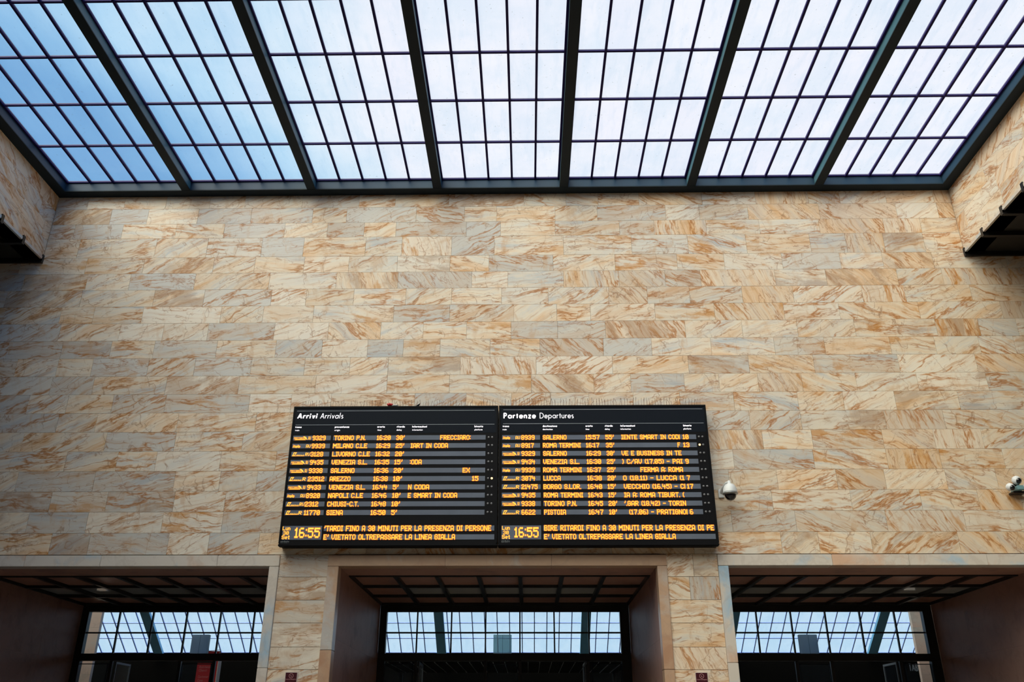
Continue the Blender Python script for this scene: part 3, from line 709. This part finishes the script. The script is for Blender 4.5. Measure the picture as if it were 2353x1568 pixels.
def operator_mark(kind, xa, xb, xc, cls, zc, parent):
    mb = MB()
    h = 0.040
    if kind == 'F':      # small capitals over a long swoosh with an arrow tip
        w = 0.215; runs, n = led_cells('FRECCIAROSSA'); cw = w / n
        for lay, (gr, y) in enumerate(((.30, YF - .0010), (.0, YF - .0022))):
            mb.mi = 1 - lay
            for a, b, r in runs:
                zt = zc + .012 - r * .0052; x0, x1 = xa + a * cw, xa + b * cw; s = .003
                mb.face([(x0 - gr * cw, y, zt - .0052 - gr * .004), (x1 + gr * cw, y, zt - .0052 - gr * .004), (x1 + gr * cw + s, y, zt + gr * .004), (x0 - gr * cw + s, y, zt + gr * .004)])
        led_poly(mb, [(xa + .01, zc - .036), (xa + .20, zc - .036), (xa + .20, zc - .027), (xa + .03, zc - .027)])
        led_poly(mb, [(xa + .155, zc + .026), (xa + .19, zc + .026), (xa + .235, zc - .03), (xa + .222, zc - .03)])
        ca = xa + .245
        cb = xb
    elif kind == 'I':    # slanted lower-case italo
        tmp = MB(); stroke_text(tmp, 'italo', xa, zc - .03, .048, .20, width=(xb - xa) * .86, y=YF - .0022, slant=.3)
        tmp2 = MB(); stroke_text(tmp2, 'italo', xa, zc - .032, .052, .42, width=(xb - xa) * .86, y=YF - .0010, slant=.3)
        mb.mi = 0
        for f in tmp.f: mb.face([tmp.v[i] for i in f])
        mb.mi = 1
        for f in tmp2.f: mb.face([tmp2.v[i] for i in f])
        ca, cb = xc, xc + .075
    else:                # slanted two-bar emblem with an underlined word
        led_poly(mb, [(xa + .030, zc + .030), (xa + .078, zc + .030), (xa + .072, zc + .018), (xa + .024, zc + .018)])
        led_poly(mb, [(xa + .024, zc + .018), (xa + .036, zc + .018), (xa + .018, zc - .034), (xa + .004, zc - .034)])
        led_poly(mb, [(xa + .060, zc + .018), (xa + .072, zc + .018), (xa + .054, zc - .012), (xa + .040, zc - .012)])
        led_poly(mb, [(xa + .004, zc - .034), (xa + .060, zc - .034), (xa + .055, zc - .022), (xa + .012, zc - .022)])
        led_poly(mb, [(xa + .060, zc - .034), (xa + .205, zc - .034), (xa + .205, zc - .029), (xa + .060, zc - .029)], .003)
        runs, n = led_cells('TRENITALIA'); cw = .135 / n
        mb.mi = 0
        for a, b, r in runs:
            zt = zc - .010 - r * .0024; mb.face([(xa + .07 + a * cw, YF - .0022, zt - .0024), (xa + .07 + b * cw, YF - .0022, zt - .0024), (xa + .07 + b * cw, YF - .0022, zt), (xa + .07 + a * cw, YF - .0022, zt)])
        ca = xc; cb = xc + (.078 if cls == 'RV' else .052)
    obj('operator_logo', mb, [M['led'], M['glow']], parent)
    led_text(cls, ca, min(cb, ca + .085), zc - .032, zc + .024, 'lettering', parent, shear=.12 if kind == 'T' else 0, glow=.3)

def board(kind, name, x0, x1, label, t_bold, bx, t_light, lx, rows, heads, ox, lampx, lit, tick1, tick2, clock, date, mark_x):
    t = empty(name, ((x0 + x1) / 2, YW - 0.1, 2.815), label, 'departure board' if kind == 'R' else 'arrival board', 'timetable boards on the marble wall')
    Zt, Zb = 5.222, 2.815
    h = MB(); h.box(x0, x1, 13.89, YW - 0.002, Zb + .02, Zt - .004, 0.008); obj('housing', h, M['frame'], t)
    f = MB()
    for a, b, c, d in ((x0, x1, Zt - .035, Zt), (x0, x0 + .03, Zb + .05, Zt - .03), (x1 - .03, x1, Zb + .05, Zt - .03)): f.box(a, b, YF - .006, 13.90, c, d, 0.004)
    f.box(x0, x1, YF - .02, 13.92, Zb, Zb + .05, 0.012)
    obj('frame', f, M['frame'], t)
    p = MB(); p.box(x0 + .028, x1 - .028, YF + .004, 13.889, 4.735, Zt - .033); obj('header_panel', p, M['board'], t)
    p = MB(); p.box(x0 + .028, x1 - .028, YF + .004, 13.889, Zb + .049, 4.733); obj('display_panel', p, M['frame'], t)
    r = MB()
    for z in (5.138, 4.885) if kind == 'L' else (5.145, 4.891): r.box(ox + .005, x1 - .06, YF + .001, YF + .005, z - .0035, z + .0035)
    obj('printed_rule', r, M['rule'], t)
    zt = 4.998 if kind == 'L' else 4.986
    b = MB(); stroke_text(b, t_bold, bx[0], zt, .099, .20, width=(bx[1] - bx[0]) * .94, slant=.0 if kind == 'R' else .12, track=.04); obj('title', b, M['white_print'], t)
    b = MB(); stroke_text(b, t_light, lx[0], zt, .099, .10, width=lx[1] - lx[0], slant=.0 if kind == 'R' else .12); obj('title', b, M['white_print'], t)
    for w, a, c, bold in heads:
        b = MB(); z = (4.830 if bold else 4.774); stroke_text(b, w, a, z, .033 if bold else .028, .22 if bold else .15, width=c - a); obj('column_heading', b, M['white_print'], t)
    nx0, nx1, mx0, mx1 = ox - .012, ox + .630, ox + .672, lampx - (.052 if kind == 'L' else .048)
    for i, R in enumerate(rows):
        zc = R[-1]
        s = MB(); s.box(nx0, nx1, YF + .0002, YF + .005, zc - .041, zc + .041)
        s.box(mx0, mx1, YF + .0002, YF + .005, zc - .041, zc + .041)
        d = obj('display_row', s, M['strip'], t)
        operator_mark(R[0], ox + .002, R[3], R[4], R[1], zc, d)
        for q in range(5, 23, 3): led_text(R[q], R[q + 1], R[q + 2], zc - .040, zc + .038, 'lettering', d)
        for j in (0, 1):
            on = (i, j) == lit
            l = MB(); l.lathe([(0, .006), (.012, .005), (.0175, .001), (.0175, -.004)], (lampx + .06 * j, YF + .001, zc + .002), (0, -1, 0), 14)
            l = obj('signal_lamp', l, M['lamp'] if on else M['lampoff'], d, True)
            if on: l['label'] = 'glowing amber signal lamp'
    s = MB(); s.box(mx0 - .012, x1 - .045, YF + .0002, YF + .005, 3.066, 3.150); s.box(mx0 - .012, x1 - .045, YF + .0002, YF + .005, 2.925, 3.008)
    d = obj('ticker_display', s, M['strip'], t)
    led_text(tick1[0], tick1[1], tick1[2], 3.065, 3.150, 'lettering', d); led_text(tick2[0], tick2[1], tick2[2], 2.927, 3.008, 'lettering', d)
    s = MB(); s.box(nx0 - .0, nx1, YF + .0002, YF + .005, 2.925, 3.150)
    d = obj('clock_display', s, M['strip'], t)
    led_text('16:55', clock[0], clock[1], 2.957, 3.118, 'clock_digits', d, glow=.3)
    led_text('Lun', date, date + .125, 3.080, 3.140, 'lettering', d, glow=.3)
    led_text('30', date + .018, date + .108, 3.006, 3.064, 'lettering', d, glow=.3)
    led_text('Set', date, date + .127, 2.936, 2.996, 'lettering', d, glow=.3)
    b = MB(); stroke_text(b, 'solari@udine', mark_x, 2.892, .016, .16, width=.135); stroke_text(b, 'www.solari.it', mark_x, 2.873, .010, .16, width=.135); obj('maker_mark', b, M['grey_print'], t)
    return t
board('L', 'arrivals_board', -4.018, -0.488, 'black arrivals board with glowing amber rows, headed Arrivi Arrivals, on the marble wall', 'Arrivi', (-3.945, -3.590), 'Arrivals', (-3.547, -3.155), LEFT_ROWS, LEFT_HEAD,
      -3.962, -0.644, (5, 1), ("'TARDI FINO A 30 MINUTI PER LA PRESENZA DI PERSONE", -3.295, -0.586), ("E' VIETATO OLTREPASSARE LA LINEA GIALLA", -3.294, -1.167), (-3.769, -3.362), -3.974, -3.985)
board('R', 'departures_board', -0.474, 3.070, 'black departures board with glowing amber rows, headed Partenze Departures, on the marble wall', 'Partenze', (-0.395, 0.182), 'Departures', (0.226, 0.802), RIGHT_ROWS, RIGHT_HEAD,
      -0.404, 2.908, (1, 0), ("BIRE RITARDI FINO A 30 MINUTI PER LA PRESENZA DI PE", 0.276, 3.008), ("E' VIETATO OLTREPASSARE LA LINEA GIALLA", 0.274, 2.383), (-0.205, 0.181), -0.407, -0.419)

# ------------------------------------------------------------------ bird spikes and scraps on the boards
def spikes(xa, xb, label, tall):
    mb = MB(); mb.box(xa, xb, 13.885, 14.00, 5.2225, 5.227)
    n = int((xb - xa) / 0.048)
    for i in range(n):
        x = xa + .02 + (xb - xa - .04) * i / (n - 1)
        for y, s in ((13.90, -1), (13.985, 1)):
            if rng.random() < .08: continue
            dx = rng.gauss(0, .012); hh = rng.uniform(.8, 1.1) * tall
            kx = x + dx * .5 + rng.gauss(0, .003)
            mb.tube([(x, y, 5.225), (kx, y - .01 * s, 5.222 + hh * .6), (x + dx + rng.gauss(0, .008), y + .012 * s, 5.222 + hh)], [.0026, .0026, .0048 if rng.random() < .6 else .002], 4)
    tag(obj('bird_spike_strip', mb, M['spike']), label, 'bird spikes', 'bird spikes along the board tops')
spikes(-3.92, -0.52, 'thin rusty bird spikes standing on top of the arrivals board', .125)
spikes(-0.44, 3.02, 'rusty bent bird spikes standing on top of the departures board', .150)
bm = bmesh.new(); bmesh.ops.create_icosphere(bm, subdivisions=3, radius=1)
for v in bm.verts:
    s = 1 + .18 * math.sin(7 * v.co.x + 3 * v.co.z) + .1 * math.sin(11 * v.co.y)
    v.co = Vector((v.co.x * .050 * s, v.co.y * .030 * s, v.co.z * .026 * s))
mb = MB(); mb.frombm(bm, Matrix.Translation((-2.365, 13.86, 5.2545)))
t = tag(obj('plastic_scrap', mb, M['red'], None, True), 'crumpled red and white plastic scrap caught on top of the arrivals board', 'litter')
bm = bmesh.new(); bmesh.ops.create_icosphere(bm, subdivisions=3, radius=1)
for v in bm.verts: v.co = Vector((v.co.x * .055 * (1 + .2 * math.sin(9 * v.co.z)), v.co.y * .02, v.co.z * .012 * (1 + .3 * math.sin(8 * v.co.x))))
mb = MB(); mb.frombm(bm, Matrix.Translation((-2.275, 13.86, 5.240))); obj('white_end', mb, M['white'], t, True)
mb = MB(); mb.addmesh([(-1.925, 13.86, 5.223), (-1.87, 13.86, 5.223), (-1.84, 13.87, 5.285), (-1.865, 13.87, 5.268), (-1.925, 13.89, 5.223), (-1.87, 13.89, 5.223), (-1.84, 13.885, 5.285), (-1.865, 13.885, 5.268)],
    [(0, 1, 2, 3), (7, 6, 5, 4), (0, 4, 5, 1), (1, 5, 6, 2), (2, 6, 7, 3), (3, 7, 4, 0)])
tag(obj('dark_feather', mb, M['feather']), 'small dark feather sticking up behind the arrivals board edge', 'feather')

# ------------------------------------------------------------------ cameras on the wall
t = empty('dome_camera', (3.32, YW, 3.66), 'white dome security camera with black bubble beside the departures board', 'security camera')
cx, cy = 3.322, 13.80
mb = MB(); mb.lathe([(.0, .205), (.022, .205), (.024, .165), (.032, .162), (.033, .150), (.065, .142), (.090, .115), (.108, .070), (.116, .02), (.120, .0), (.0, .0)], (cx, cy, 3.665), n=40); obj('housing', mb, M['white'], t, True)
mb = MB(); mb.lathe([(.0, .006), (.122, .004), (.127, -.004), (.122, -.016), (.100, -.022), (.098, -.028), (.0, -.028)], (cx, cy, 3.662), n=40); obj('ring', mb, M['ring'], t, True)
mb = MB(); mb.lathe([(.094 * math.cos(a), -.096 * math.sin(a)) for a in [i * math.pi / 24 for i in range(13)]], (cx, cy, 3.636), n=40); obj('dome', mb, M['lens'], t, True)
mb = MB(); mb.tube([(cx, cy, 3.845), (cx - .03, cy + .06, 3.85), (cx - .06, 13.98, 3.80), (cx - .08, 14.08, 3.74)], [.02, .022, .028, .035], 12); mb.box(3.19, 3.28, 14.06, YW - .002, 3.655, 3.80, .008); obj('bracket', mb, M['white'], t, False)

t = empty('camera_cluster', (8.10, YW, 3.75), 'cluster of white ball cameras on a teal box near the right corner', 'security camera')
mb = MB(); mb.box(8.035, 8.135, 13.86, YW - .002, 3.725, 3.800, .008); obj('body', mb, M['teal'], t)
mb = MB(); mb.box(7.99, 8.20, 13.93, YW - .002, 3.69, 3.722, .006); mb.box(8.03, 8.14, 13.98, YW - .002, 3.80, 3.86, .006); obj('bracket', mb, M['black'], t)
for bx_, bz_, r in ((8.080, 3.900, .072), (7.950, 3.785, .066), (8.215, 3.775, .066)):
    mb = MB(); axis = Vector((.25, -1, -.55)).normalized(); c = Vector((bx_, 13.93, bz_))
    prof = [(r * math.sin(a), r * math.cos(a)) for a in [math.pi - i * math.pi * .69 / 16 for i in range(17)]]
    e = prof[-1]; mb.lathe([(x if x > 1e-4 else 0, z) for x, z in prof] + [(e[0] * .96, e[1] + .012), (e[0] * .8, e[1] + .012)], c, axis, 28); h = obj('camera_ball', mb, M['white'], t, True)
    mb = MB(); mb.lathe([(e[0] * .82, e[1] + .010), (e[0] * .7, e[1] + .028), (e[0] * .4, e[1] + .04), (0, e[1] + .044)], c, axis, 24); obj('lens', mb, M['lens'], h, True)

# ------------------------------------------------------------------ small maroon signs on the two piers
for xa, lab in ((-3.747, 'small maroon notice with white ring symbol on the left marble pier'), (2.556, 'small maroon notice with white ring symbol on the right marble pier')):
    t = empty('wall_notice', (xa + .097, YW, .66), lab, 'sign', 'maroon notices on the piers')
    mb = MB(); mb.box(xa, xa + .195, 14.082, YW - .002, .655, .944, .004); obj('plate', mb, M['cream'], t)
    mb = MB(); mb.box(xa + .010, xa + .185, 14.079, 14.0825, .665, .934); obj('panel', mb, M['maroon'], t)
    mb = MB(); c = (xa + .0975, .888); n = 28
    for i in range(n):
        a, b2 = 2 * math.pi * i / n, 2 * math.pi * (i + 1) / n
        mb.face([(c[0] + r * math.cos(q), 14.0785, c[1] + r * math.sin(q)) for r, q in ((.029, a), (.029, b2), (.035, b2), (.035, a))])
    mb.face([(c[0] - .012, 14.0785, c[1] + .012), (c[0] - .006, 14.0785, c[1] + .012), (c[0] + .004, 14.0785, c[1] - .012), (c[0] - .004, 14.0785, c[1] - .012)])
    mb.face([(c[0] + .002, 14.0785, c[1] - .004), (c[0] + .012, 14.0785, c[1] - .004), (c[0] + .010, 14.0785, c[1] - .010), (c[0] + .002, 14.0785, c[1] - .010)])
    stroke_text(mb, 'In caso di emergenza', xa + .020, .832, .015, .16, width=.154, y=14.0785); obj('lettering', mb, M['pink'], t)

# ------------------------------------------------------------------ things seen through the doors
for (xa, xb, z1), lab in zip(((-0.710, -0.336, 1.973), (-6.974, -6.617, 1.973), (5.567, 5.935, 1.973)), ('flat grey green box standing behind the middle transom window', 'dark grey box standing behind the left transom window', 'dark grey box standing behind the right transom window')):
    t = empty('sign_box', ((xa + xb) / 2, 18.65, 1.5), lab, 'sign', 'boxes behind the transom windows')
    mb = MB(); mb.box(xa, xb, 18.60, 18.70, 1.46, z1, .006); obj('box', mb, M['hanging'] if 'middle' in lab else M['hanging_dark'], t)
    mb = MB(); mb.box((xa + xb) / 2 - .002, (xa + xb) / 2 + .002, 18.597, 18.601, 1.47, z1 - .01); obj('seam', mb, M['steel'], t)
    mb = MB(); mb.box(xa + .05, xb - .05, 18.579, 18.60, 1.46, 1.56); obj('bracket', mb, M['black'], t)
t = empty('service_banner', (-7.49, 21, FLOOR), 'tall red banner lettered Assistenza Clienti behind the left doors', 'banner')
mb = MB(); mb.box(-7.652, -7.331, 21.0, 21.05, FLOOR, 1.598); obj('panel', mb, M['red'], t)
mb = MB(); stroke_text(mb, 'Assistenza', -7.60, 1.49, .052, .12, width=.27, y=20.998, slant=.15); stroke_text(mb, 'Clienti', -7.60, 1.415, .052, .12, width=.18, y=20.998, slant=.15)
stroke_text(mb, 'Customer'.replace('C', 'C'), -7.60, 1.28, .05, .12, width=.24, y=20.998, slant=.15); stroke_text(mb, 'Care', -7.60, 1.20, .05, .12, width=.12, y=20.998, slant=.15)
obj('lettering', mb, M['red2'], t)
t = empty('red_totem', (-7.23, 21, FLOOR), 'narrow red totem with a pale edge, right of the lettered banner', 'totem')
mb = MB(); mb.box(-7.296, -7.180, 21.0, 21.2, FLOOR, 1.659); obj('panel', mb, M['red'], t)
mb = MB(); mb.box(-7.180, -7.164, 20.99, 21.2, FLOOR, 1.663); obj('edge_strip', mb, M['cream'], t)
t = empty('red_kiosk_sign', (-7.3, 22, 1.78), 'small red sign with a thin wire frame seen low in the left transom', 'sign')
mb = MB(); mb.box(-7.80, -7.50, 22.0, 22.06, 1.86, 1.95); obj('panel', mb, M['red'], t)
mb = MB()
for p in ([(-7.80, 22.0, 1.95), (-7.52, 22.0, 1.975)], [(-7.52, 22.0, 1.86), (-7.50, 22.0, 1.99)], [(-7.65, 22.03, FLOOR), (-7.65, 22.03, 1.86)]): mb.tube(p, .006, 6)
obj('wire_frame', mb, M['ring'], t)
t = empty('tobacco_sign', (9.6, 21.05, 1.2), 'dark shop sign with pale capitals TABACCHI beyond the right doors', 'sign')
mb = MB(); mb.box(8.45, 11.0, 21.02, 21.12, 1.2, 1.80, .01); obj('fascia', mb, M['gallery'], t)
mb = MB(); stroke_text(mb, 'TABACCHI', 8.694, 1.435, .155, .14, width=.55, y=21.018); obj('lettering', mb, M['grey_print'], t)
for x in (8.5, 10.8):
    mb = MB(); mb.box(x, x + .1, 21.03, 21.11, FLOOR, 1.2); obj('post', mb, M['black'], t)
